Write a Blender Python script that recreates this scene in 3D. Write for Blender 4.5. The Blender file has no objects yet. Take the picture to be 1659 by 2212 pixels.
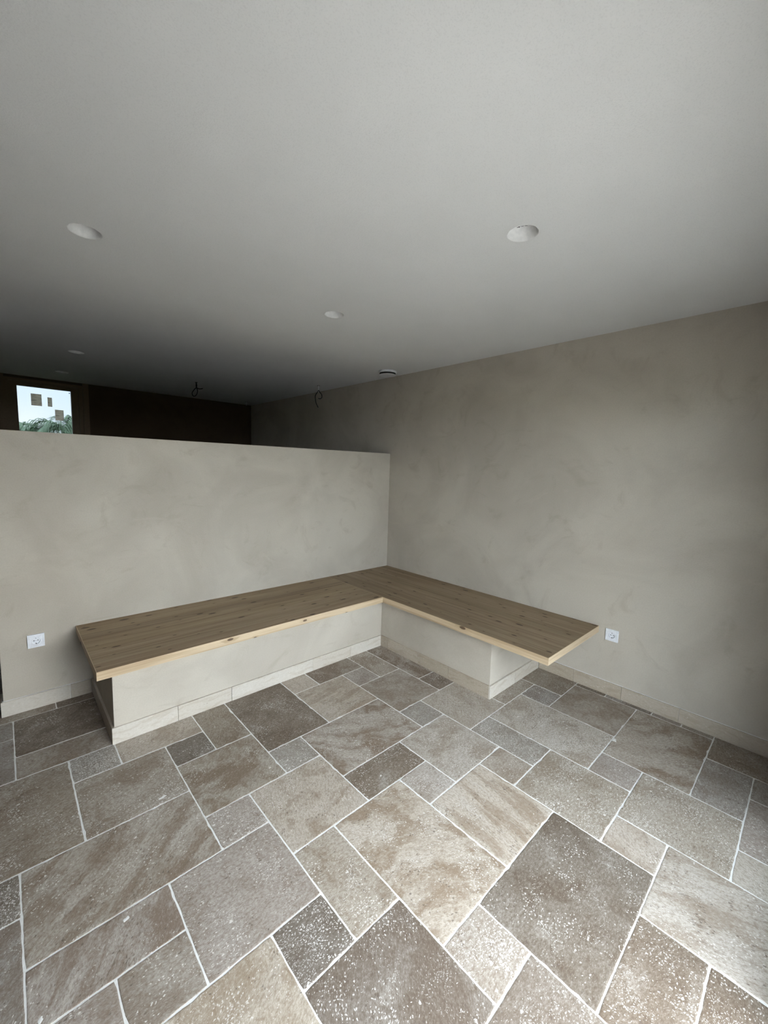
import bpy, bmesh, math, random
from mathutils import Vector, Matrix, noise
from mathutils.geometry import delaunay_2d_cdt

S = bpy.context.scene
COL = S.collection
R = random.Random(7)

# ------------------------------------------------------------------ camera
# world frame: right wall x=0, partition wall face y=0, floor z=0 (metres)
F_PX = 881.22
cd = bpy.data.cameras.new('camera')
cam = bpy.data.objects.new('camera', cd); COL.objects.link(cam)
cd.sensor_fit = 'HORIZONTAL'; cd.sensor_width = 36.0
cd.lens = F_PX / 1659.0 * 36.0
cd.clip_start = 0.02; cd.clip_end = 200
rx = Vector((0.73230689, -0.68033191, 0.02958216))
ux = Vector((0.05226958, 0.09946936, 0.99366681))
fx = Vector((0.67896576, 0.72612281, -0.10840276))
m = Matrix((rx, ux, -fx)).transposed().to_4x4()
m.translation = Vector((-3.0939, -3.2370, 1.5686))
cam.matrix_world = m
S.camera = cam

# ------------------------------------------------------------------ sky / exposure
SKY = 9.0
w = bpy.data.worlds.new('overcast_sky'); S.world = w; w.use_nodes = True
nt = w.node_tree; nt.nodes.clear()
tc = nt.nodes.new('ShaderNodeTexCoord')
sp = nt.nodes.new('ShaderNodeSeparateXYZ'); nt.links.new(tc.outputs['Generated'], sp.inputs[0])
mr = nt.nodes.new('ShaderNodeMapRange'); mr.inputs['From Min'].default_value = -0.02; mr.inputs['From Max'].default_value = 1
mr.inputs['To Min'].default_value = 0.95; mr.inputs['To Max'].default_value = 1.0
nt.links.new(sp.outputs['Z'], mr.inputs['Value'])
cn = nt.nodes.new('ShaderNodeTexNoise'); cn.inputs['Scale'].default_value = 6; cn.inputs['Detail'].default_value = 2
nt.links.new(tc.outputs['Generated'], cn.inputs['Vector'])
cr = nt.nodes.new('ShaderNodeValToRGB')
cr.color_ramp.elements[0].position = .35; cr.color_ramp.elements[0].color = (0.72, 0.85, 1.0, 1)
cr.color_ramp.elements[1].position = .62; cr.color_ramp.elements[1].color = (0.91, 0.96, 1.0, 1)
nt.links.new(cn.outputs['Fac'], cr.inputs[0])
mu = nt.nodes.new('ShaderNodeVectorMath'); mu.operation = 'SCALE'
nt.links.new(cr.outputs[0], mu.inputs[0]); nt.links.new(mr.outputs[0], mu.inputs['Scale'])
bg = nt.nodes.new('ShaderNodeBackground'); bg.inputs['Strength'].default_value = SKY
nt.links.new(mu.outputs[0], bg.inputs['Color'])
wo = nt.nodes.new('ShaderNodeOutputWorld'); nt.links.new(bg.outputs[0], wo.inputs[0])

S.view_settings.view_transform = 'Standard'; S.view_settings.look = 'None'
S.view_settings.gamma = 1.0; S.view_settings.use_curve_mapping = False
S.view_settings.exposure = 1.02
S.cycles.use_denoising = True
S.cycles.use_adaptive_sampling = True; S.cycles.adaptive_threshold = 0.30; S.cycles.adaptive_min_samples = 16
S.cycles.max_bounces = 8; S.cycles.diffuse_bounces = 2

# ------------------------------------------------------------------ node helpers
class NM:
    def __init__(s, name):
        s.m = bpy.data.materials.new(name); s.m.use_nodes = True
        s.t = s.m.node_tree; s.t.nodes.clear()
        s.out = s.t.nodes.new('ShaderNodeOutputMaterial')
    def n(s, typ, ins=None, **kw):
        nd = s.t.nodes.new(typ)
        for k, v in kw.items(): setattr(nd, k, v)
        for k, v in (ins or {}).items(): s.set(nd.inputs[k], v)
        return nd
    def set(s, sock, v):
        if isinstance(v, bpy.types.NodeSocket): s.t.links.new(v, sock)
        else: sock.default_value = v
    def math(s, op, a, b=0.0, clamp=False):
        nd = s.n('ShaderNodeMath', {0: a, 1: b}, operation=op); nd.use_clamp = clamp
        return nd.outputs[0]
    def vmul(s, v, xyz):
        return s.n('ShaderNodeVectorMath', {0: v, 1: xyz}, operation='MULTIPLY').outputs[0]
    def vadd(s, a, b):
        return s.n('ShaderNodeVectorMath', {0: a, 1: b}, operation='ADD').outputs[0]
    def noise(s, v, scale, detail=3, rough=.55, dist=0):
        return s.n('ShaderNodeTexNoise', {'Vector': v, 'Scale': scale, 'Detail': detail, 'Roughness': rough, 'Distortion': dist}).outputs['Fac']
    def step(s, v, a, b, lo=0., hi=1.):
        return s.n('ShaderNodeMapRange', {'Value': v, 'From Min': a, 'From Max': b, 'To Min': lo, 'To Max': hi}, interpolation_type='SMOOTHSTEP').outputs[0]
    def mix(s, f, a, b, mode='MIX'):
        nd = s.n('ShaderNodeMix', data_type='RGBA', blend_type=mode)
        s.set(nd.inputs[0], f); s.set(nd.inputs[6], a); s.set(nd.inputs[7], b)
        return nd.outputs[2]
    def attr(s, name):
        return s.n('ShaderNodeAttribute', attribute_type='OBJECT', attribute_name=name).outputs['Fac']
    def bsdf(s, color, rough=.6, spec=.3, bump=None, bstr=.2, bdist=.002, metal=0):
        b = s.n('ShaderNodeBsdfPrincipled', {'Base Color': color, 'Roughness': rough, 'Specular IOR Level': spec, 'Metallic': metal})
        if bump is not None:
            bp = s.n('ShaderNodeBump', {'Height': bump, 'Strength': bstr, 'Distance': bdist})
            s.t.links.new(bp.outputs[0], b.inputs['Normal'])
        s.t.links.new(b.outputs[0], s.out.inputs[0])
        return s.m
    def coord(s, which='Object'):
        return s.n('ShaderNodeTexCoord').outputs[which]
    def geo(s):
        return s.n('ShaderNodeNewGeometry').outputs['Position']

def rgb(r, g, b): return (r, g, b, 1.0)

def plain(name, c, rough=.5, spec=.4, grain=0.0, metal=0):
    k = NM(name); P = k.geo()
    n = k.noise(P, 55, 4)
    col = k.mix(k.step(n, .3, .7), rgb(*[x * .94 for x in c]), rgb(*[min(1, x * 1.05) for x in c]))
    return k.bsdf(col, rough, spec, n if grain else None, grain, .001, metal)

def mat_plaster(name, c, var=1.0):
    k = NM(name); P = k.geo()
    big = k.noise(P, 1.5, 4, .55, .7)
    mid = k.noise(k.vadd(P, (4, 9, 2)), 4.2, 5, .62, 1.2)
    swp = k.noise(k.vmul(k.vadd(P, (1, 3, 7)), (1.3, 1.3, 3.6)), 2.0, 4, .65, 1.6)
    gr = k.noise(P, 120, 2, .7)
    dark = tuple(x * f for x, f in zip(c, (.70, .665, .61))); lite = tuple(min(1, x * f) for x, f in zip(c, (1.10, 1.11, 1.12)))
    col = k.mix(k.step(big, .34, .66), rgb(*[x * .93 for x in c]), rgb(*lite))
    col = k.mix(k.math('MULTIPLY', k.step(mid, .54, .74), .34 * var), col, rgb(*dark))
    col = k.mix(k.math('MULTIPLY', k.step(swp, .60, .78), .30 * var), col, rgb(*dark))
    col = k.mix(k.math('MULTIPLY', k.step(swp, .42, .30), .22 * var), col, rgb(*lite))
    col = k.mix(k.math('MULTIPLY', k.step(gr, .35, .7), .14), col, rgb(*dark))
    return k.bsdf(col, .88, .15, k.noise(P, 150, 1, .6), .22, .003)

def mat_stone():
    k = NM('travertine_tile')
    P0 = k.coord('Object')
    seed = k.attr('seed'); ang = k.attr('ang')
    vr = k.n('ShaderNodeVectorRotate', {'Vector': P0, 'Angle': ang}, rotation_type='Z_AXIS').outputs[0]
    off = k.n('ShaderNodeCombineXYZ', {0: k.math('MULTIPLY', seed, 7.3), 1: k.math('MULTIPLY', seed, 3.1), 2: k.math('MULTIPLY', seed, 1.7)}).outputs[0]
    P = k.vadd(vr, off)
    base = k.n('ShaderNodeObjectInfo').outputs['Color']
    darkc = k.mix(1.0, base, rgb(.47, .38, .305), 'MULTIPLY')
    litec = k.mix(.45, base, rgb(.62, .58, .52))
    # warped coordinates for swirls
    wn = k.n('ShaderNodeTexNoise', {'Vector': P, 'Scale': 3.2, 'Detail': 3}).outputs['Color']
    wv = k.n('ShaderNodeVectorMath', {0: k.vadd(wn, (-.5, -.5, -.5)), 'Scale': k.attr('warp')}, operation='SCALE').outputs[0]
    PW = k.vadd(P, wv)
    cloud = k.noise(PW, 5.5, 5, .62)
    cloud2 = k.noise(k.vadd(PW, (3, 1, 0)), 14, 4, .65)
    band = k.noise(k.vmul(PW, (1.0, 5.5, 1.0)), 2.6, 5, .6)
    line = k.noise(k.vmul(PW, (1.2, 6.5, 1.0)), 2.1, 5, .6, .25)
    grain = k.noise(k.vmul(P, (1, 1.7, 1)), 62, 4, .72)
    fine = k.noise(k.vmul(P, (1, 2.2, 1)), 150, 2, .75)
    dk = k.attr('dark'); vn = k.attr('vein'); sk = k.attr('spk')
    col = k.mix(k.math('MULTIPLY', k.step(cloud, .455, .61), dk), base, darkc)
    col = k.mix(k.math('MULTIPLY', k.step(cloud, .44, .28), .75), col, litec)
    col = k.mix(k.math('MULTIPLY', k.step(cloud2, .55, .72), .45), col, darkc)
    col = k.mix(k.math('MULTIPLY', k.step(band, .50, .60), k.math('MULTIPLY', vn, .62)), col, darkc)
    col = k.mix(k.math('MULTIPLY', k.step(band, .46, .36), k.math('MULTIPLY', vn, .85)), col, litec)
    thin = k.step(k.math('ABSOLUTE', k.math('SUBTRACT', line, .53)), .010, .0)
    brk = k.step(k.noise(P, 9, 4), .45, .60)
    thin = k.math('MULTIPLY', k.math('MULTIPLY', thin, brk), vn)
    col = k.mix(k.math('MULTIPLY', thin, .85), col, rgb(.10, .075, .055))
    col = k.mix(k.math('MULTIPLY', k.step(grain, .42, .66), .55), col, darkc)
    col = k.mix(k.math('MULTIPLY', k.step(grain, .46, .30), .45), col, litec)
    col = k.mix(k.math('MULTIPLY', k.step(fine, .46, .66), .42), col, darkc)
    col = k.mix(k.math('MULTIPLY', k.step(fine, .44, .30), .40), col, litec)
    # white filled pits
    jit = k.vmul(k.vadd(k.n('ShaderNodeTexNoise', {'Vector': P, 'Scale': 95, 'Detail': 2}).outputs['Color'], (-.5, -.5, -.5)), (.014, .014, 0))
    PS = k.vmul(k.vadd(P, jit), (1, 1.7, 1))
    def flecks(scale, size, mscale, lo, hi):
        vo = k.n('ShaderNodeTexVoronoi', {'Vector': PS, 'Scale': scale, 'Randomness': 1.0}, voronoi_dimensions='2D')
        rnd = k.n('ShaderNodeSeparateColor', {0: vo.outputs['Color']}).outputs[0]
        f = k.step(vo.outputs['Distance'], size, size * .65)
        msk = k.step(k.math('ADD', k.noise(k.vadd(P, (5, 5, 0)), mscale, 4, .6), k.math('MULTIPLY', k.math('SUBTRACT', sk, .5), .30)), lo, hi)
        return k.math('MULTIPLY', f, k.math('LESS_THAN', rnd, k.math('MULTIPLY', msk, .95)))
    f1 = flecks(92, .31, 7, .43, .84)
    f2 = flecks(40, .30, 5, .56, 1.15)
    f3 = flecks(165, .36, 10, .42, .95)
    fl = k.math('MAXIMUM', k.math('MAXIMUM', f1, f2), k.math('MULTIPLY', f3, .7))
    col = k.mix(k.math('MULTIPLY', fl, .85), col, rgb(.74, .71, .665))
    vp = k.n('ShaderNodeTexVoronoi', {'Vector': k.vadd(PS, (2, 7, 0)), 'Scale': 60}, voronoi_dimensions='2D')
    pr = k.n('ShaderNodeSeparateColor', {0: vp.outputs['Color']}).outputs[1]
    pit = k.math('MULTIPLY', k.step(vp.outputs['Distance'], .30, .16), k.math('LESS_THAN', pr, k.step(cloud2, .48, .75, 0, .45)))
    col = k.mix(k.math('MULTIPLY', pit, .75), col, rgb(.13, .10, .08))
    h = k.noise(P, 62, 2, .7)
    ro = k.step(grain, .3, .7, .42, .62)
    return k.bsdf(col, ro, .32, h, .35, .002)

def mat_skirt():
    k = NM('honed_travertine_skirting'); P0 = k.coord('Object')
    seed = k.attr('seed')
    off = k.n('ShaderNodeCombineXYZ', {0: k.math('MULTIPLY', seed, 7.3), 1: k.math('MULTIPLY', seed, 3.1), 2: seed}).outputs[0]
    P = k.vadd(P0, off)
    base = k.n('ShaderNodeObjectInfo').outputs['Color']
    wn = k.n('ShaderNodeTexNoise', {'Vector': P, 'Scale': 5, 'Detail': 3}).outputs['Color']
    PW = k.vadd(P, k.vmul(k.vadd(wn, (-.5, -.5, -.5)), (.12, .12, .12)))
    band = k.noise(k.vmul(PW, (1.2, 1.2, 7)), 5, 6, .62)
    gr = k.noise(k.vmul(P, (1, 1, 2)), 70, 4, .7)
    dk = k.mix(1, base, rgb(.74, .67, .58), 'MULTIPLY')
    col = k.mix(k.math('MULTIPLY', k.step(band, .47, .68), .5), base, dk)
    col = k.mix(k.math('MULTIPLY', k.step(gr, .45, .7), .35), col, dk)
    col = k.mix(k.step(gr, .40, .26), col, rgb(.72, .68, .60))
    pt = k.math('MULTIPLY', k.step(k.noise(k.vmul(P, (1, 1, 2.6)), 55, 4, .7), .63, .70), k.step(k.noise(k.vmul(P, (1, 1, 4)), 6, 3), .5, .62))
    col = k.mix(k.math('MULTIPLY', pt, .7), col, rgb(.22, .17, .12))
    return k.bsdf(col, .5, .3, gr, .15, .001)

def mat_wood():
    k = NM('knotty_spruce'); P0 = k.coord('Object'); seed = k.attr('seed')
    off = k.n('ShaderNodeCombineXYZ', {0: k.math('MULTIPLY', seed, 5.3), 1: k.math('MULTIPLY', seed, 2.1), 2: k.math('MULTIPLY', seed, .9)}).outputs[0]
    P = k.vadd(P0, off)
    # knots (cells across the board, elongated along it)
    sx = k.n('ShaderNodeSeparateXYZ', {0: P})
    KP = k.n('ShaderNodeCombineXYZ', {0: k.math('MULTIPLY', sx.outputs[0], 5.2), 1: k.math('MULTIPLY', k.math('ADD', sx.outputs[1], sx.outputs[2]), 13.0), 2: 0.}).outputs[0]
    vo = k.n('ShaderNodeTexVoronoi', {'Vector': KP, 'Scale': 1.0, 'Randomness': 1.0}, voronoi_dimensions='2D')
    sc = k.n('ShaderNodeSeparateColor', {0: vo.outputs['Color']})
    on = k.math('LESS_THAN', sc.outputs[0], .42)
    rad = k.math('ADD', k.math('MULTIPLY', k.math('MULTIPLY', sc.outputs[1], sc.outputs[1]), .11), .045)
    d = k.math('DIVIDE', vo.outputs['Distance'], rad)
    knot = k.math('MULTIPLY', k.step(d, 1.15, .75), on)
    halo = k.math('MULTIPLY', k.step(d, 3.6, .9), on)
    warp = k.vadd(P, k.n('ShaderNodeCombineXYZ', {0: 0., 1: k.math('MULTIPLY', halo, .010), 2: 0.}).outputs[0])
    ring = k.noise(k.vmul(warp, (.5, 19, 19)), 2.0, 4, .6, .6)
    broad = k.noise(k.vmul(P, (.8, 11, 11)), 1.7, 4, .6)
    fib = k.noise(k.vmul(P, (5, 190, 190)), 1.6, 3, .7)
    tone = k.n('ShaderNodeObjectInfo').outputs['Color']
    lite = k.mix(1, tone, rgb(.62, .49, .325), 'MULTIPLY')
    dark = k.mix(1, tone, rgb(.40, .285, .17), 'MULTIPLY')
    col = k.mix(k.math('MULTIPLY', k.step(ring, .44, .66), .70), lite, dark)
    col = k.mix(k.math('MULTIPLY', k.step(broad, .42, .66), .55), col, dark)
    col = k.mix(k.math('MULTIPLY', k.step(fib, .48, .75), .30), col, dark)
    col = k.mix(k.math('MULTIPLY', halo, .35), col, dark)
    col = k.mix(k.math('MULTIPLY', knot, .88), col, rgb(.085, .05, .03))
    return k.bsdf(col, .55, .25, k.noise(k.vmul(P, (5, 190, 190)), 1.6, 1, .7), .12, .001)

def mat_ceiling():
    k = NM('white_sprayed_ceiling'); P = k.geo()
    f = k.noise(P, 240, 1, .7); b = k.noise(P, 1.2, 3)
    col = k.mix(k.step(b, .3, .7), rgb(.79, .785, .77), rgb(.83, .825, .81))
    col = k.mix(k.math('MULTIPLY', k.step(f, .5, .72), .18), col, rgb(.55, .55, .54))
    return k.bsdf(col, .9, .1, f, .22, .002)

def mat_glass(name, tint):
    k = NM(name)
    n = k.noise(k.geo(), 2, 2)
    t = k.n('ShaderNodeBsdfTransparent', {'Color': k.mix(k.math('MULTIPLY', n, .08), rgb(*tint), rgb(*[x * .9 for x in tint]))})
    g = k.n('ShaderNodeBsdfGlossy', {'Color': (1, 1, 1, 1), 'Roughness': .02})
    fr = k.n('ShaderNodeMath', {0: k.n('ShaderNodeLayerWeight', {'Blend': .12}).outputs['Facing'], 1: .5}, operation='MULTIPLY')
    mx = k.n('ShaderNodeMixShader', {0: fr.outputs[0], 1: t.outputs[0], 2: g.outputs[0]})
    k.t.links.new(mx.outputs[0], k.out.inputs[0]); return k.m

def mat_paper():
    k = NM('printed_sticker_paper'); P = k.coord('Object')
    ln = k.noise(k.vmul(P, (14, 14, 130)), 1.0, 3, .6)
    col = k.mix(k.step(ln, .52, .60), rgb(.95, .88, .78), rgb(.62, .55, .47))
    d = k.n('ShaderNodeBsdfDiffuse', {'Color': col}); t = k.n('ShaderNodeBsdfTranslucent', {'Color': col})
    mx = k.n('ShaderNodeMixShader', {0: .78, 1: d.outputs[0], 2: t.outputs[0]})
    k.t.links.new(mx.outputs[0], k.out.inputs[0]); return k.m

M = {}
M['plaster'] = mat_plaster('clay_plaster', (.515, .462, .384))
M['plaster_back'] = mat_plaster('plaster_dark_for_shade', (.085, .06, .038))  # shade put into the colour: darkened copy of the clay plaster
M['stone'] = mat_stone()
M['skirt'] = mat_skirt()
M['wood'] = mat_wood()
M['ceil'] = mat_ceiling()
M['grout'] = plain('white_cement_grout', (.80, .785, .755), .9, .1, .4)
M['white'] = plain('white_plastic', (.84, .85, .87), .32, .45)
M['matte_white'] = plain('white_plaster_shell', (.84, .83, .81), .8, .15, .2)
M['black'] = plain('black_rubber', (.012, .012, .012), .5, .3)
M['hole'] = plain('dark_cavity', (.03, .028, .026), .9, .1)
M['steel'] = plain('contact_steel', (.55, .55, .56), .35, .5, 0, 1)
M['frame_wood'] = plain('dark_brown_frame', (.17, .115, .065), .55, .3)
M['alu'] = plain('anthracite_aluminium', (.045, .046, .05), .45, .4)
M['glass_back'] = mat_glass('view_dimming_glass', (.235, .245, .25))  # dark tint dims the outdoor view in place of a lower exposure
M['glass'] = mat_glass('light_cutting_glass', (.61, .625, .635))  # tint stands in for weaker light on the right side
M['paper'] = mat_paper()
M['render'] = plain('exterior_render', (.72, .70, .67), .9, .1, .3)
M['terrace'] = plain('terrace_paving', (.36, .335, .30), .8, .2, .3)
M['hedge_blocker'] = plain('hedge_green', (.045, .07, .03), .8, .2, .5)
M['leaf'] = plain('palm_leaf_green', (.30, .42, .28), .5, .35)
M['trunk'] = plain('palm_trunk_brown', (.16, .12, .08), .9, .1, .5)

# ------------------------------------------------------------------ mesh helpers
def mesh_obj(name, verts, faces, mat, parent=None, smooth=False, loc=None):
    me = bpy.data.meshes.new(name); me.from_pydata(verts, [], faces); me.update()
    if smooth: me.polygons.foreach_set('use_smooth', [True] * len(me.polygons))
    return link(name, me, mat, parent, loc)
def link(name, me, mat, parent=None, loc=None):
    o = bpy.data.objects.new(name, me); COL.objects.link(o)
    if mat and not me.materials: me.materials.append(mat)
    if parent: o.parent = parent
    if loc is not None: o.location = loc
    return o
def box_vf(x0, x1, y0, y1, z0, z1, base=0):
    v = [(x0, y0, z0), (x1, y0, z0), (x1, y1, z0), (x0, y1, z0), (x0, y0, z1), (x1, y0, z1), (x1, y1, z1), (x0, y1, z1)]
    f = [(0, 3, 2, 1), (4, 5, 6, 7), (0, 1, 5, 4), (1, 2, 6, 5), (2, 3, 7, 6), (3, 0, 4, 7)]
    return v, [tuple(i + base for i in q) for q in f]
def boxes(name, L, mat, parent=None, bevel=0, loc=None):
    V, Fc = [], []
    for b in L:
        v, f = box_vf(*b, base=len(V)); V += v; Fc += f
    if not bevel: return mesh_obj(name, V, Fc, mat, parent, loc=loc)
    me = bpy.data.meshes.new(name); me.from_pydata(V, [], Fc)
    bm = bmesh.new(); bm.from_mesh(me)
    bmesh.ops.bevel(bm, geom=bm.edges[:], offset=bevel, segments=2, profile=.6, affect='EDGES')
    bm.to_mesh(me); bm.free()
    return link(name, me, mat, parent, loc)
def lathe(name, prof, mat, parent=None, seg=40, loc=None, smooth=True, axis='Z'):
    V, Fc = [], []
    for r, z in prof:
        for i in range(seg):
            a = 2 * math.pi * i / seg
            c, s = r * math.cos(a), r * math.sin(a)
            V.append((c, s, z) if axis == 'Z' else (c, z, s) if axis == 'Y' else (z, c, s))
    for j in range(len(prof) - 1):
        for i in range(seg):
            Fc.append((j * seg + i, j * seg + (i + 1) % seg, (j + 1) * seg + (i + 1) % seg, (j + 1) * seg + i))
    return mesh_obj(name, V, Fc, mat, parent, smooth, loc)
def tube(name, pts, r, mat, parent=None, seg=8, loc=None):
    pts = [Vector(p) for p in pts]; V, Fc = [], []
    # Catmull-Rom densify
    D = []
    for i in range(len(pts) - 1):
        p0, p1, p2, p3 = pts[max(i - 1, 0)], pts[i], pts[i + 1], pts[min(i + 2, len(pts) - 1)]
        for t in range(5):
            u = t / 5
            D.append(.5 * (2 * p1 + (p2 - p0) * u + (2 * p0 - 5 * p1 + 4 * p2 - p3) * u * u + (3 * p1 - p0 - 3 * p2 + p3) * u ** 3))
    D.append(pts[-1])
    for i, p in enumerate(D):
        t = (D[min(i + 1, len(D) - 1)] - D[max(i - 1, 0)]).normalized()
        a = t.orthogonal().normalized() if i == 0 else (a - t * a.dot(t)).normalized()
        b = t.cross(a)
        for k in range(seg):
            an = 2 * math.pi * k / seg
            V.append(tuple(p + a * math.cos(an) * r + b * math.sin(an) * r))
    for i in range(len(D) - 1):
        for k in range(seg):
            Fc.append((i * seg + k, i * seg + (k + 1) % seg, (i + 1) * seg + (k + 1) % seg, (i + 1) * seg + k))
    Fc.append(tuple(range(seg - 1, -1, -1))); Fc.append(tuple((len(D) - 1) * seg + k for k in range(seg)))
    return mesh_obj(name, V, Fc, mat, parent, True, loc)
def empty(name, loc, rotz=0):
    o = bpy.data.objects.new(name, None); COL.objects.link(o)
    o.location = loc; o.rotation_euler = (0, 0, rotz); o.empty_display_size = .05
    return o
def tag(o, label, cat, group=None):
    o['label'] = label; o['category'] = cat
    if group: o['group'] = group
    return o
def struct(o, label=None):
    o['kind'] = 'structure'
    if label: o['label'] = label
    return o

# ------------------------------------------------------------------ dimensions
HC = 2.5305            # ceiling
HW, TW = 1.7203, .12   # partition height, thickness
XL, YF, YB = -5.60, -3.33, 3.40   # left wall, front (glazed) wall, back wall
PX = -3.165            # free end of the partition
BH, BT = .0948, .012   # skirting height, thickness

# ------------------------------------------------------------------ room shell
struct(boxes('wall_right', [(0, .2, YF - .3, YB + .3, -.05, HC + .3)], M['plaster']), 'long beige clay plaster wall on the right')
struct(boxes('wall_left', [(XL - .2, XL, YF - .3, YB + .3, -.05, HC + .3)], M['plaster_back']), 'clay plaster wall closing the room on the left, darkened to cut bounced light')
WX0, WX1, WZ0, WZ1 = -3.035, -2.285, .95, 2.50     # window opening in the back wall
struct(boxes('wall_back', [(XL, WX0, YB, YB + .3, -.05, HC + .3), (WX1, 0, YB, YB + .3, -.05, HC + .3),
                           (WX0, WX1, YB, YB + .3, -.05, WZ0), (WX0, WX1, YB, YB + .3, WZ1, HC + .3)], M['plaster_back']), 'plaster wall at the far end with a small window, shade put into its dark colour')
OX0, OX1, OZ = -2.98, -.55, 2.15                    # glazed opening behind the camera
struct(boxes('wall_front', [(XL, OX0, YF - .3, YF, -.05, HC + .3), (OX1, 0, YF - .3, YF, -.05, HC + .3),
                            (OX0, OX1, YF - .3, YF, OZ, HC + .3)], M['plaster']), 'plaster wall around the wide terrace opening')
struct(boxes('wall_partition', [(PX, 0.0, 0, TW, 0, HW)], M['plaster'], bevel=.004), 'free-standing shoulder-high clay plaster partition wall')

# ceiling with round holes for the recessed lamps
LAMPS = [(-2.784, -.985), (-1.494, -2.303), (-1.488, -.998), (-2.546, 1.52), (-2.546, 2.74)]
RH = .062
def ceiling():
    V = [Vector((XL, YF - .3)), Vector((0, YF - .3)), Vector((0, YB)), Vector((XL, YB))]
    E = [(0, 1), (1, 2), (2, 3), (3, 0)]
    for cx, cy in LAMPS:
        b = len(V); n = 40
        for i in range(n):
            a = 2 * math.pi * i / n; V.append(Vector((cx + RH * math.cos(a), cy + RH * math.sin(a))))
            E.append((b + i, b + (i + 1) % n))
    vs, es, fs, *_ = delaunay_2d_cdt(V, E, [], 0, 1e-7)
    v3 = [(p.x, p.y, HC) for p in vs]; ff = []
    for f in fs:
        c = sum((vs[i] for i in f), Vector((0, 0))) / len(f)
        if all((c - Vector(l)).length > RH * .98 for l in LAMPS): ff.append(tuple(reversed(f)))
    bv, bf = box_vf(XL, 0, YF - .3, YB, HC + .10, HC + .3, base=len(v3))
    return mesh_obj('ceiling', v3 + bv, ff + bf, M['ceil'])
struct(ceiling(), 'flat white ceiling')

# floor slab (grout bed) and tiles
floor = struct(boxes('floor', [(XL, 0, YF - .3, YB, -.06, -.0012)], M['grout']), 'travertine floor laid in a mixed-size pattern with white joints')
GM, GX, GY = .2033, -1.296676, -1.312733
TONE = {'L': (.50, .475, .435), 'W': (.53, .49, .43), 'G': (.37, .35, .325), 'M': (.41, .375, .33), 'B': (.325, .288, .245), 'E': (.265, .238, .208),
        'D': (.232, .198, .163), 'K': (.215, .192, .166), 'P': (.395, .362, .330)}
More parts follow.
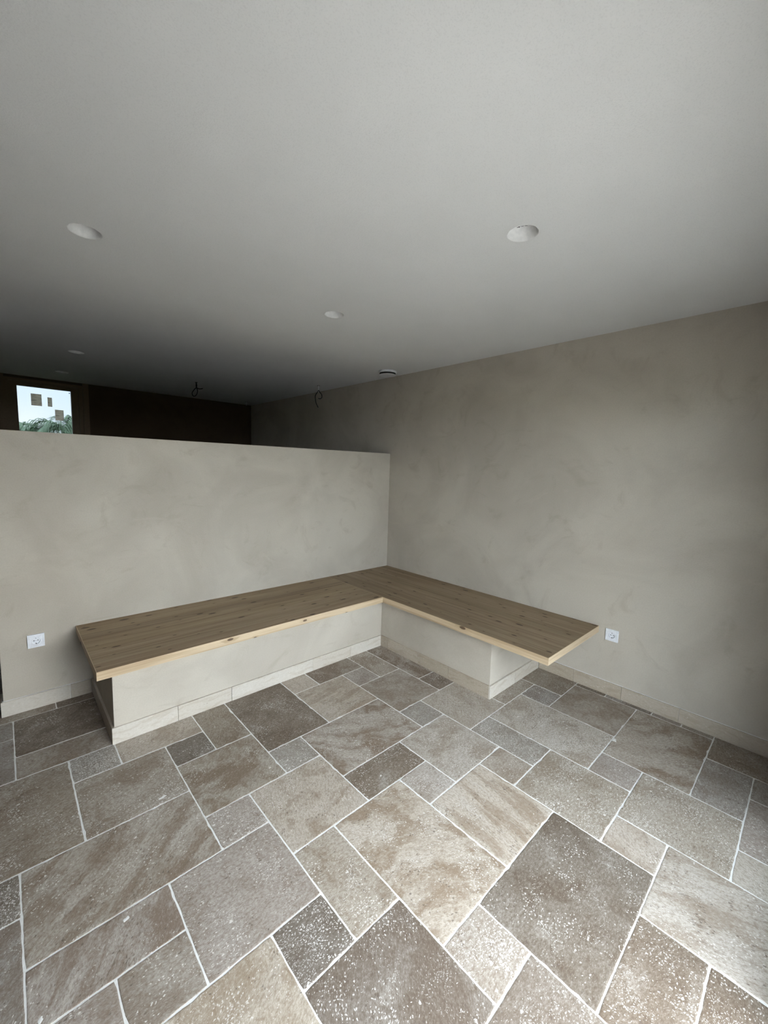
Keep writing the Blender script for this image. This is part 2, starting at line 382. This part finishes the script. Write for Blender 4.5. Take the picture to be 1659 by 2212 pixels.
# gx0 gx1 gy0 gy1 tone dark spk vein angle
RXE = 6.12
TILES = [
 (-4,-2,0,3,'D',.55,.45,.15,20), (-2,0,0,2,'W',.35,.15,.8,5), (-2,-1,2,3,'W',.3,.25,.2,0), (-1,1,2,3,'B',.7,.35,.1,0),
 (0,1,1,2,'P',.4,.45,.1,0), (1,2,1,3,'M',.6,.65,.2,50), (2,4,0,3,'B',.8,.4,.6,90), (0,2,-1,1,'M',.5,.12,.45,-40),
 (2,4,-1,0,'D',.6,.4,.1,0), (1,3,-3,-1,'L',.3,.28,.35,40), (0,1,-2,-1,'G',.25,.3,.05,0), (-3,0,-2,0,'M',.85,.45,.85,-35),
 (-4,-3,-1,0,'G',.3,.75,.1,0), (-1,1,-4,-2,'L',.55,.5,.1,0), (-3,-1,-3,-2,'D',.35,.5,.05,0), (-5,-3,-3,-1,'W',.7,.3,.15,60),
 (-2,-1,-4,-3,'L',.45,.5,.1,0), (-4,-2,-6,-3,'W',.8,.48,.55,-25), (-2,0,-6,-4,'W',.3,.3,.9,-98), (0,1,-5,-4,'M',.5,.4,.05,0),
 (1,2,-5,-3,'G',.4,.7,.1,30), (2,4,-6,-3,'L',.55,.68,.1,0), (3,5,-3,-2,'M',.4,.6,.1,0), (4,5,-4,-3,'G',.5,.6,.05,0),
 (5,7,-4,-2,'B',.4,.4,.1,0), (4,RXE,-6,-4,'M',.55,.3,.5,-69), (3,RXE,-8,-6,'M',.9,.35,.75,-48), (2,3,-7,-6,'P',.25,.4,.05,0),
 (0,2,-7,-5,'M',.45,.68,.05,0), (1,3,-9,-7,'M',.45,.68,.1,0), (0,1,-8,-7,'W',.4,.35,.3,40), (-3,0,-8,-6,'K',.65,.42,.05,0),
 (-4,-3,-7,-6,'P',.15,.8,.05,0), (3,5,-9,-8,'G',.4,.35,.3,10), (5,7,-10,-8,'B',.5,.25,.5,10), (4,5,-10,-9,'G',.3,.35,.2,0),
 (2,4,-11,-9,'P',.4,.55,.2,80), (1,2,-10,-9,'L',.1,.35,.2,60), (-1,1,-11,-8,'L',.2,.4,.8,-70), (-3,-1,-9,-8,'D',.35,.62,.3,-20),
 (-4,-1,-11,-9,'D',.4,.65,.1,0), (-5,-3,-9,-7,'E',.4,.6,.1,0), (-6,-4,-7,-5,'E',.6,.52,.1,50), (-5,-4,-5,-3,'M',.55,.48,.05,0),
 (-6,-5,-5,-4,'K',.35,.75,.05,0), (-7,-5,-4,-2,'P',.3,.42,.05,0), (-6,-5,-2,-1,'P',.3,.78,.05,0), (-6,-4,-1,1,'M',.85,.4,.45,35),
 (-6,-5,1,2,'K',.5,.3,.1,0), (-5,-4,1,3,'B',.4,.2,.4,60), (-7,-5,2,3,'W',.45,.2,.3,25), (-8,-6,0,2,'M',.6,.5,.4,12),
 (-8,-7,2,3,'G',.3,.85,.1,0), (-10,-8,0,3,'B',.35,.45,.25,15), (-9,-7,3,4,'M',.6,.2,.35,15), (-9,-7,4,6,'D',.5,.35,.3,12),
 (-10,-8,6,7,'M',.5,.3,.2,0), (-8,-7,6,7,'D',.4,.2,.3,0), (-10,-9,5,6,'G',.35,.3,.2,0), (-10,-9,3,5,'G',.35,.35,.2,0),
 (-9,-6,-2,0,'M',.6,.35,1.0,41), (-10,-9,-1,0,'K',.5,.85,.4,50), (-11,-9,-4,-1,'G',.5,.3,.8,46), (-9,-7,-3,-2,'P',.6,.3,.95,54),
 (-8,-7,-4,-3,'P',.45,.42,.05,0), (-9,-8,-5,-3,'P',.45,.42,.05,0), (-8,-6,-6,-4,'W',.5,.5,.5,30),
 (RXE,7,-5,-4,'D',.5,.2,.2,0), (RXE,7,-6.4,-5,'G',.7,.4,.2,0), (RXE,7,-7.2,-6.4,'P',.3,.3,.1,0), (RXE,7,-8,-7.2,'M',.4,.2,.1,0),
]
used = set()
for t in TILES:
    for i in range(math.floor(t[0]), math.ceil(t[1])):
        for j in range(math.floor(t[2]), math.ceil(t[3])): used.add((i, j))
i0, i1 = math.floor((XL - GX) / GM), math.ceil((0 - GX) / GM)
j0, j1 = math.floor((YF - GY) / GM) - 1, math.ceil((YB - GY) / GM)
SH = [(3, 2), (2, 3), (2, 2), (2, 2)]
for j in range(j1 - 1, j0 - 1, -1):
    for i in range(i0, i1):
        if (i, j) in used: continue
        sh = SH[:]; R.shuffle(sh)
        for a, b in sh + [(2, 1), (1, 2), (1, 1)]:
            cells = [(i + p, j - q) for p in range(a) for q in range(b)]
            if all(c not in used and c[0] < i1 and c[1] >= j0 for c in cells):
                used.update(cells)
                TILES.append((i, i + a, j - b + 1, j + 1, R.choice('LWGMMBPDK'), R.uniform(.3, .8), R.uniform(.3, .7), R.choice((.1, .2, .4, .8)), R.uniform(0, 90)))
                break
JW = .0022          # half joint
def tile(t, idx):
    x0, x1, y0, y1 = GX + GM * t[0], GX + GM * t[1], GY + GM * t[2], GY + GM * t[3]
    x0, x1, y0, y1 = max(x0, XL - JW), min(x1, 0 + JW), max(y0, YF - .3), min(y1, YB + JW)
    if x1 - x0 < .012 or y1 - y0 < .012: return
    x0 += JW; x1 -= JW; y0 += JW; y1 -= JW
    cx, cy = (x0 + x1) / 2, (y0 + y1) / 2
    rr = random.Random(idx * 31 + 5)
    # chipped outline
    pts = []
    cs = [(x0, y0), (x1, y0), (x1, y1), (x0, y1)]
    for k in range(4):
        a, b = Vector(cs[k]), Vector(cs[(k + 1) % 4]); L = (b - a).length; n = max(2, int(L / .025))
        d = (b - a).normalized(); nrm = Vector((d.y, -d.x))
        for q in range(n):
            u = q / n; p = a.lerp(b, u)
            if q == 0: p = p - nrm * .001 + d * rr.uniform(.001, .003)
            else:
                j = noise.noise(Vector((p.x * 38, p.y * 38, idx))) * .0017 + rr.uniform(-.0006, .0006)
                if rr.random() < .03: j -= rr.uniform(.002, .005)
                p = p + nrm * min(j, .0022)
            pts.append((p.x - cx, p.y - cy))
    n = len(pts); dz = rr.uniform(-.0004, .0004)
    def ring(ins, z):
        out = []
        for (x, y) in pts:
            fx_ = 1 - ins / max(abs(x1 - x0) / 2, .01); fy_ = 1 - ins / max(abs(y1 - y0) / 2, .01)
            out.append((x * fx_, y * fy_, z + dz))
        return out
    V = ring(0, -.012) + ring(0, -.0018) + ring(.0014, -.0005) + ring(.005, 0)
    Fc = []
    for r_ in range(3):
        for q in range(n): Fc.append((r_ * n + q, r_ * n + (q + 1) % n, (r_ + 1) * n + (q + 1) % n, (r_ + 1) * n + q))
    Fc.append(tuple(3 * n + q for q in range(n)))
    o = mesh_obj('tile', V, Fc, M['stone'], floor, False, (cx, cy, 0))
    c = TONE[t[4]]; v = rr.uniform(.95, 1.05)
    o.color = (c[0] * v * 1.03, c[1] * v * .995, c[2] * v * rr.uniform(.93, .97), 1)
    o['seed'] = idx * .37 + 1.3; o['dark'] = float(t[5]); o['spk'] = float(t[6]); o['vein'] = float(t[7]); o['ang'] = math.radians(-t[8]); o['warp'] = .10 if t[7] >= .8 and (t[0], t[2]) != (-3, -2) else .30
for idx, t in enumerate(TILES): tile(t, idx)

def blob(name, x, y, r_, mat, seed, sx=1.0, ang=0.0):
    r_ *= .75
    rr = random.Random(seed); n = 18; V = [(0, 0, .0007)]; c, q = math.cos(ang), math.sin(ang)
    rad = [r_ * rr.uniform(.3, 1.3) for _ in range(n)]
    rad = [(rad[k - 1] + rad[k] * 2 + rad[(k + 1) % n]) / 4 for k in range(n)]
    for lev, z in ((.75, .0006), (1.0, .0001)):
        for k in range(n):
            a = 2 * math.pi * k / n; px, py = rad[k] * lev * math.cos(a) * sx, rad[k] * lev * math.sin(a)
            V.append((px * c - py * q, px * q + py * c, z))
    Fc = [(0, 1 + k, 1 + (k + 1) % n) for k in range(n)] + [(1 + k, 1 + n + k, 1 + n + (k + 1) % n, 1 + (k + 1) % n) for k in range(n)]
    return mesh_obj(name, V, Fc, mat, floor, True, (x, y, .0004))
blob('grout_smear', -.519, -2.543, .020, M['grout'], 1, 1.5, .4)
blob('grout_smear', -2.865, -1.756, .011, M['grout'], 2, 1.3, .8)
blob('grout_smear', -2.625, -1.272, .013, M['grout'], 3, 2.2, .1)
blob('grout_smear', -2.517, -1.710, .008, M['grout'], 4)
blob('grout_smear', -3.097, -1.895, .009, M['grout'], 5, 1.8, 1.1)

# ------------------------------------------------------------------ skirting
SKR = [(.45, .385, .30), (.50, .435, .35), (.42, .36, .285), (.47, .405, .32)]
SK = [(.58, .525, .445), (.53, .47, .385), (.61, .56, .485), (.48, .42, .34), (.55, .50, .425)]
def skirt(parent, a, b, cuts, fixed, axis, side, pname='skirting_tile', tones=None):
    """pieces from a to b along axis ('x' or 'y'), outer face at fixed + side*BT"""
    e = [a] + sorted(cuts) + [b]
    for k in range(len(e) - 1):
        p, q = e[k] + (.0009 if k else 0), e[k + 1] - (.0009 if k < len(e) - 2 else 0)
        lo, hi = sorted((fixed, fixed + side * BT)); mid = (p + q) / 2
        z0 = .0006
        if axis == 'x': o = boxes(pname, [(p - mid, q - mid, lo, hi, z0, BH)], M['skirt'], parent, .0012, (mid, 0, 0))
        else: o = boxes(pname, [(lo, hi, p - mid, q - mid, z0, BH)], M['skirt'], parent, .0012, (0, mid, 0))
        c = (tones[k] if tones else SK[R.randrange(5)]); o.color = (*c, 1); o['seed'] = R.uniform(0, 20)

br = struct(boxes('baseboard_right', [(-.006, 0, YF, -1.8228, 0, BH + .0022)], M['grout']), 'pale travertine skirting along the right wall')
skirt(br, YF, -1.8220, [-2.755, -2.421, -2.095], -.0015, 'y', -1, tones=[SKR[1], SKR[1], SKR[3], SKR[0]])
bb = struct(boxes('baseboard_back', [(PX, -2.7295, -.006, 0, 0, BH + .0015)], M['grout']), 'pale travertine skirting along the partition wall')
skirt(bb, PX - BT, -2.7290, [-2.843], -.0005, 'x', -1, tones=[SK[2], SK[3]])
be = struct(boxes('baseboard_end', [(PX - .006, PX, 0, TW, 0, BH + .0015)], M['grout']), 'skirting on the free end of the partition wall')
skirt(be, 0.0, TW, [], PX - .0005, 'y', -1)

# ------------------------------------------------------------------ benches
BZ, ST = .480, .047
L1, D1, D2, L2 = 2.798, .799, .7966, 2.2378
P1, P2, Q1, Q2 = .6998, .7117, 2.7171, 1.8078     # plinth depth left, depth right, left end, right end
def boards(parent, length, depth, n, names_seed):
    """n boards side by side, local x along the board, local y from 0 (wall) to -depth"""
    wd = depth / n
    for k in range(n):
        y1 = -k * wd; y0 = y1 - wd
        o = boxes('board', [(-length / 2, length / 2, -wd / 2 + .00012, wd / 2 - .00012, BZ - ST, BZ)], M['wood'], parent, .0008)
        yield o, (y0 + y1) / 2
        v = R.uniform(.86, 1.12) * .57; o.color = (v, v * R.uniform(.935, .965), v * R.uniform(.87, .93), 1)  # seat tops darkened: their shade is put into the board colour
        o['seed'] = names_seed + k * 1.37
def lit_edge_strip(parent, L, loc, rotz, seed):  # added strip, its paler tone paints the stronger light on the seat edge
    o = boxes('lit_edge_strip', [(-L / 2, L / 2, -.0014, .0014, BZ - ST, BZ)], M['wood'], parent, .0005)
    o.location = loc; o.rotation_euler = (0, 0, rotz); o.color = (1.04, 1.03, 1.03, 1); o['seed'] = seed; o['label'] = 'added strip with the light on the seat edge put into its pale colour'
left = tag(empty('built_in_bench', (-(D2 + L1) / 2, -D1 / 2, 0)), 'long wooden seat on a plastered plinth along the low partition wall', 'bench', 'built-in corner benches')
lx, ly = -(D2 + L1) / 2, -D1 / 2
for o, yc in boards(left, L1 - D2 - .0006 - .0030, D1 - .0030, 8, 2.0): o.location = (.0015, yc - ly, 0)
lit_edge_strip(left, L1 - D2 - .0006, (0, -D1 + .0014 - ly, 0), 0, 3.3)
lit_edge_strip(left, D1 - .0040, (-L1 + .0017 - lx, -(D1 - .0030) / 2 - ly, 0), math.pi / 2, 7.7)
pl = boxes('plinth', [(-Q1 - lx, -P2 - .0006 - lx, -P1 - ly, -.0005 - ly, .0004, BZ - ST - .0002)], M['plaster'], left, .003)
g = pl
skirt(g, -Q1 - BT - lx, -P2 - .0125 - lx, [-2.391 - lx, -2.061 - lx, -1.43 - lx, -1.066 - lx], -P1 - ly, 'x', -1, tones=[SK[2], SK[0], SK[2], SK[0], SK[2]])
skirt(g, -P1 - ly, -.0126 - ly, [-.33 - ly], -Q1 - lx, 'y', -1, tones=[SK[3], SK[4]])
right = tag(empty('built_in_bench', (-D2 / 2, -L2 / 2, 0)), 'wooden bench whose seat overhangs its plinth beside the right wall socket', 'bench', 'built-in corner benches')
qx, qy = -D2 / 2, -L2 / 2
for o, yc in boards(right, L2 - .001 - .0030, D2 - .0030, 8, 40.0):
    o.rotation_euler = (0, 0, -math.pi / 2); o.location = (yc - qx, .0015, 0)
lit_edge_strip(right, L2 - .001, (-D2 + .0014 - qx, 0, 0), math.pi / 2, 11.2)
lit_edge_strip(right, D2 - .0040, (-(D2 - .0030) / 2 - qx, -L2 + .0019 - qy, 0), 0, 15.9)
pr_ = boxes('plinth', [(-P2 - qx, -.0005 - qx, -Q2 - qy, -.0005 - qy, .0004, BZ - ST - .0002)], M['plaster'], right, .003)
skirt(pr_, -Q2 - qy, -P1 - .0125 - qy, [-1.46 - qy, -1.145 - qy, -.802 - qy], -P2 - qx, 'y', -1, tones=[SKR[3], SKR[0], SKR[1], SKR[2]])
skirt(pr_, -P2 - BT - qx, -.0135 - qx, [-.385 - qx], -Q2 - qy, 'x', -1, tones=[SK[2], SK[0]])

# ------------------------------------------------------------------ sockets
def socket(loc, rotz, label):
    """built facing local -y, centre at origin"""
    t = tag(empty('power_socket', loc, rotz), label, 'socket', 'wall sockets')
    s, i_ = .041, .0335
    # frame: square ring
    d0, d1 = -.0015, -.0105
    fr = []
    for z0, z1, x0, x1 in ((i_, s, -s, s), (-s, -i_, -s, s), (-i_, i_, -s, -i_), (-i_, i_, i_, s)):
        fr.append((x0, x1, d1, 0, z0, z1))
    boxes('frame', fr, M['white'], t)
    # cover plate with round opening
    n = 48; rr_ = .0205; a = i_ - .0006; V, Fc = [], []
    for k in range(n):
        an = 2 * math.pi * k / n; c, q = math.cos(an), math.sin(an)
        V.append((rr_ * c, -.0112, rr_ * q))
    for k in range(n):
        an = 2 * math.pi * k / n; c, q = math.cos(an), math.sin(an); mm = max(abs(c), abs(q))
        V.append((a * c / mm, -.0112, a * q / mm))
    for k in range(n):
        an = 2 * math.pi * k / n; c, q = math.cos(an), math.sin(an); mm = max(abs(c), abs(q))
        V.append((a * c / mm, -.001, a * q / mm))
    for k in range(n):
        k2 = (k + 1) % n
        Fc.append((k, k2, n + k2, n + k)); Fc.append((n + k, n + k2, 2 * n + k2, 2 * n + k))
    mesh_obj('cover_plate', V, Fc, M['white'], t)
    wl = lathe('socket_well', [(.0218, -.0118), (.0206, -.0122), (.0198, -.011), (.0192, -.0012), (.0, -.0010)], M['white'], t, 48, axis='Y', smooth=False)
    for sx in (-1, 1):
        lathe('pin_hole', [(.0027, -.0013), (.0027, -.0016), (0, -.0016)], M['hole'], wl, 20, (sx * .0095, 0, 0), False, 'Y')
    lathe('centre_screw', [(.0022, -.0012), (.0018, -.0018), (0, -.0018)], M['steel'], wl, 16, (0, 0, 0), False, 'Y')
    for sz in (-1, 1):
        boxes('earth_contact', [(-.0022, .0022, -.0105, -.0012, sz * .0176 - .0014, sz * .0176 + .0014)], M['hole'], wl, .0004)
    return t
socket((-2.998, 0, .436), 0, 'white socket on the partition wall near its free end')
socket((0, -2.327, .4385), -math.pi / 2, 'white socket on the right wall beside the overhanging seat')

# ------------------------------------------------------------------ ceiling fittings
LL = ['white recessed ceiling downlight at the upper left above the long bench', 'white recessed downlight nearest the right wall with torn plaster at its rim',
      'white recessed ceiling downlight in the middle, above the bench corner', 'faint recessed downlight in the dark ceiling beyond the partition',
      'small dark recessed downlight just in front of the far window']
for k, ((cx, cy), lb) in enumerate(zip(LAMPS, LL)):
    t = tag(empty('recessed_downlight', (cx, cy, HC)), lb, 'downlight', 'recessed plaster downlights')
    lathe('bell_shell', [(.0625, 0), (.0605, .0008), (.0575, .004), (.0545, .011), (.050, .022), (.044, .034), (.037, .044), (.029, .051), (.024, .056)], M['matte_white'], t, 40)
    lathe('lamp_opening', [(.024, .056), (.0235, .085), (0, .085)], M['hole'], t, 32)
    if k == 1:
        V = []; n = 14; rr_ = random.Random(3)
        for q in range(n + 1):
            a = 3.25 + .72 * q / n
            V.append((.060 * math.cos(a), .060 * math.sin(a), .0005)); 
            V.append(((.0535 + rr_.uniform(-.004, .003)) * math.cos(a), (.0535 + rr_.uniform(-.004, .003)) * math.sin(a), .0020 + .002 * rr_.random()))
        Fc = [(2 * q, 2 * q + 1, 2 * q + 3, 2 * q + 2) for q in range(n)]
        o = mesh_obj('torn_edge', [(x, y, z - .0025) for x, y, z in V], Fc, M['hole'], t)

v = tag(empty('air_valve', (-.21, -.145, HC)), 'round white ventilation valve on the ceiling close to the right wall', 'vent')
lathe('collar', [(.089, 0), (.092, -.006), (.092, -.018), (.088, -.022), (.080, -.020), (.070, -.012), (.066, 0)], M['white'], v, 48)
lathe('throat', [(.0665, -.001), (.060, -.0006), (0, -.0006)], M['hole'], v, 40)
lathe('gap_shade', [(.081, -.019), (.081, -.040)], M['hole'], v, 48)  # dark band added to paint the shade inside the valve gap
lathe('disc', [(0, -.044), (.060, -.044), (.082, -.042), (.087, -.039), (.082, -.036), (.050, -.033), (0, -.033)], M['white'], v, 48)
lathe('stem', [(.012, -.0335), (.012, -.0008)], M['steel'], v, 16)

def cable(loc, label, loops, sleeve):
    t = tag(empty('hanging_cable', loc), label, 'cable', 'bare ceiling cables')
    lathe('outlet', [(.016, -.0002), (.016, -.002), (.010, -.002), (.009, -.0004), (0, -.0004)], M['hole'], t, 24)
    if sleeve: tube('sleeve', [(0, 0, -.001), (.004, -.002, -.025), (.002, 0, -.055)], .0075, M['white'], t)
    for lp in loops: tube('wire', lp, .0048, M['black'], t)
    return t
cable((-1.313, 2.08, HC), 'curled black cable hanging from the dark ceiling, nearer the window',
      [[(0, 0, -.002), (.004, 0, -.05), (-.02, .01, -.085), (-.045, .02, -.13), (-.03, .02, -.165), (.0, .01, -.15), (.012, 0, -.10), (.0, 0, -.06)],
       [(0, .004, -.002), (0, .004, -.055), (.03, -.02, -.075), (.06, -.04, -.068)]], False)
cable((-.24, 1.043, HC), 'black cable with a white sleeve hanging close to the right wall',
      [[(.002, 0, -.045), (-.008, .006, -.075), (-.028, .02, -.115), (-.03, .022, -.15)],
       [(.002, 0, -.045), (.012, -.008, -.075), (.03, -.02, -.10), (.035, -.024, -.135), (.02, -.01, -.155), (0, 0, -.150)],
       [(-.03, .022, -.15), (-.02, .015, -.21), (.0, .0, -.26)]], True)
cable((-.234, 3.066, HC), 'short cable end in the darkest far corner of the ceiling', [[(0, 0, -.002), (.004, 0, -.03), (-.008, .004, -.055)]], True)

# ------------------------------------------------------------------ back window with stickers
YW = 3.46
win = struct(boxes('window_1', [(WX0, WX0 + .045, YB + .005, YB + .10, WZ0, WZ1), (WX1 - .045, WX1, YB + .005, YB + .10, WZ0, WZ1),
                                (WX0 + .045, WX1 - .045, YB + .005, YB + .10, WZ1 - .035, WZ1), (WX0 + .045, WX1 - .045, YB + .005, YB + .10, WZ0, WZ0 + .05)], M['frame_wood']),
             'small bright window with a dark wooden frame')
gx0, gx1, gz0, gz1 = -2.921, -2.404, 1.08, 2.421
boxes('sash', [(WX0 + .045, gx0, YW - .03, YW + .035, WZ0 + .05, WZ1 - .035), (gx1, WX1 - .045, YW - .03, YW + .035, WZ0 + .05, WZ1 - .035),
               (gx0, gx1, YW - .03, YW + .035, gz1, WZ1 - .035), (gx0, gx1, YW - .03, YW + .035, WZ0 + .05, gz0)], M['frame_wood'], win)
boxes('pane', [(gx0 - .01, gx1 + .01, YW + .003, YW + .009, gz0 - .01, gz1 + .01)], M['glass_back'], win)
boxes('casing', [(WX0 - .06, WX0, YB - .018, YB, WZ0 - .06, HC - .002), (WX1, WX1 + .06, YB - .018, YB, WZ0 - .06, HC - .002)], M['frame_wood'], win)
def sticker(x0, x1, z0, z1, label, chamfer=0):
    c = ((x0 + x1) / 2, YW, (z0 + z1) / 2); a, b = (x1 - x0) / 2, (z1 - z0) / 2
    P_ = [(-a, -b), (a - chamfer, -b), (a, -b + chamfer), (a, b), (-a, b)] if chamfer else [(-a, -b), (a, -b), (a, b), (-a, b)]
    n = len(P_); V = [(x, .0028, z) for x, z in P_] + [(x, .0018, z) for x, z in P_]
    Fc = [tuple(range(n - 1, -1, -1)), tuple(range(n, 2 * n))] + [(k, (k + 1) % n, n + (k + 1) % n, n + k) for k in range(n)]
    o = mesh_obj('paper_sticker', V, Fc, M['paper'], None, False, c)
    tag(o, label, 'sticker', 'stickers on the far window')
sticker(-2.796, -2.695, 2.200, 2.3415, 'large square paper sticker at the upper left of the bright window')
sticker(-2.639, -2.595, 2.2025, 2.315, 'narrow upright paper sticker in the middle of the bright window')
sticker(-2.572, -2.4855, 2.039, 2.172, 'lower right paper sticker with a cut corner, over the palm fronds', .018)
o = lathe('round_sticker', [(0, .0012), (.006, .0012), (.006, .0025), (0, .0025)], M['black'], None, 20, (-2.417, YW, 2.395), False, 'Y')
tag(o, 'tiny round black dot in the top right corner of the window', 'sticker')

# ------------------------------------------------------------------ terrace door behind the camera
dr = struct(boxes('door_1', [(OX0, OX0 + .06, YF - .16, YF - .03, 0, OZ), (OX1 - .06, OX1, YF - .16, YF - .03, 0, OZ),
                             (OX0 + .06, OX1 - .06, YF - .16, YF - .03, OZ - .06, OZ), (OX0 + .06, OX1 - .06, YF - .16, YF - .03, 0, .025)], M['alu']), 'anthracite sliding terrace door frame')

lx0, lx1 = -1.60, OX1 - .06
boxes('sliding_leaf', [(lx0, lx0 + .07, YF - .085, YF - .04, .025, OZ - .06), (lx1 - .07, lx1, YF - .085, YF - .04, .025, OZ - .06),
                       (lx0 + .07, lx1 - .07, YF - .085, YF - .04, .025, .10), (lx0 + .07, lx1 - .07, YF - .085, YF - .04, OZ - .13, OZ - .06)], M['alu'], dr)
boxes('pane', [(lx0 + .06, lx1 - .06, YF - .068, YF - .060, .09, OZ - .12)], M['glass'], dr)

# ------------------------------------------------------------------ outdoors
struct(boxes('terrace', [(-14, 10, -12, YF - .3, -.10, -.03)], M['terrace']), 'pale paved terrace outside the opening')
struct(boxes('eaves_blocker', [(-8, 3, YF - 1.15, YF - .3, 2.38, 2.56)], M['render']), 'added unseen overhang cutting sky light above the terrace opening')  # unseen overhang added to cut high sky light on the near floor
struct(boxes('ground', [(-60, 60, -60, 60, -.5, -.11)], M['hedge_blocker']), 'garden ground')
struct(boxes('hedge_blocker', [(-14, 10, -12.6, -12, -.1, 1.5)], M['hedge_blocker']), 'added unseen green screen blocking low sky light beyond the terrace')  # unseen screen added to keep low sky light off the back room

def frond(parent, base, az, length, rise, droop, rr):
    V, Fc = [], []; n = 26
    dirv = Vector((math.cos(az), math.sin(az), 0)); side = Vector((-dirv.y, dirv.x, 0))
    pts = []
    for k in range(n + 1):
        u = k / n
        pts.append(Vector(base) + dirv * (length * u * (1 - .18 * u * u)) + Vector((0, 0, rise * math.sin(u * 1.9) - droop * u ** 2.6)))
    for k in range(n):   # rachis
        r_ = .013 * (1 - .8 * k / n); b = len(V)
        for p in (pts[k], pts[k + 1]):
            V += [tuple(p + side * r_), tuple(p + Vector((0, 0, r_))), tuple(p - side * r_), tuple(p - Vector((0, 0, r_)))]
        for q in range(4): Fc.append((b + q, b + (q + 1) % 4, b + 4 + (q + 1) % 4, b + 4 + q))
    for k in range(3, n):
        u = k / n; tdir = (pts[min(k + 1, n)] - pts[k - 1]).normalized()
        ll = length * .30 * math.sin(math.pi * min(1, u * .9 + .10)) ** .7 + .03
        for s in (-1, 1):
            for e in (0, .5):
                p = pts[k].lerp(pts[k + 1], e) if k < n else pts[k]
                d = (side * s * .75 + tdir * .65 + Vector((0, 0, rr.uniform(-.1, .25)))).normalized()
                wv = d.cross(Vector((0, 0, 1))).normalized() * (.010 + .004 * rr.random())
                m1 = p + d * ll * .55; m2 = p + d * ll + Vector((0, 0, -ll * rr.uniform(.25, .65)))
                b = len(V); th = Vector((0, 0, .001))
                V += [tuple(p - wv * .5), tuple(p + wv * .5), tuple(m1 + wv), tuple(m1 - wv), tuple(m2), tuple(m1 + th * 4)]
                Fc += [(b, b + 1, b + 2, b + 5), (b, b + 5, b + 3), (b + 3, b + 5, b + 4), (b + 5, b + 2, b + 4)]
    return mesh_obj('frond', V, Fc, M['leaf'], parent)
def palm(loc, h, n, L, seed, label, heads=None):
    rr = random.Random(seed); t = tag(empty('palm', loc), label, 'palm', 'palms outside the far window')
    lathe('trunk', [(.10, 0), (.085, h * .3), (.075, h * .6), (.08, h * .9), (.09, h), (.03, h + .08), (0, h + .09)], M['trunk'], t, 14)
    for k in range(n):
        a = (heads[k] if heads and k < len(heads) else 2 * math.pi * k / n + rr.uniform(-.25, .25))
        frond(t, (0, 0, h), a, L * rr.uniform(.75, 1.05), L * rr.uniform(.25, .55), L * rr.uniform(.55, .9), rr)
palm((-2.05, 7.0, -.11), 2.12, 15, 1.0, 4, 'feathery green palm seen through the right half of the far window')
palm((-2.95, 9.4, -.11), 2.15, 13, .95, 9, 'lower palm seen at the left edge of the far window')
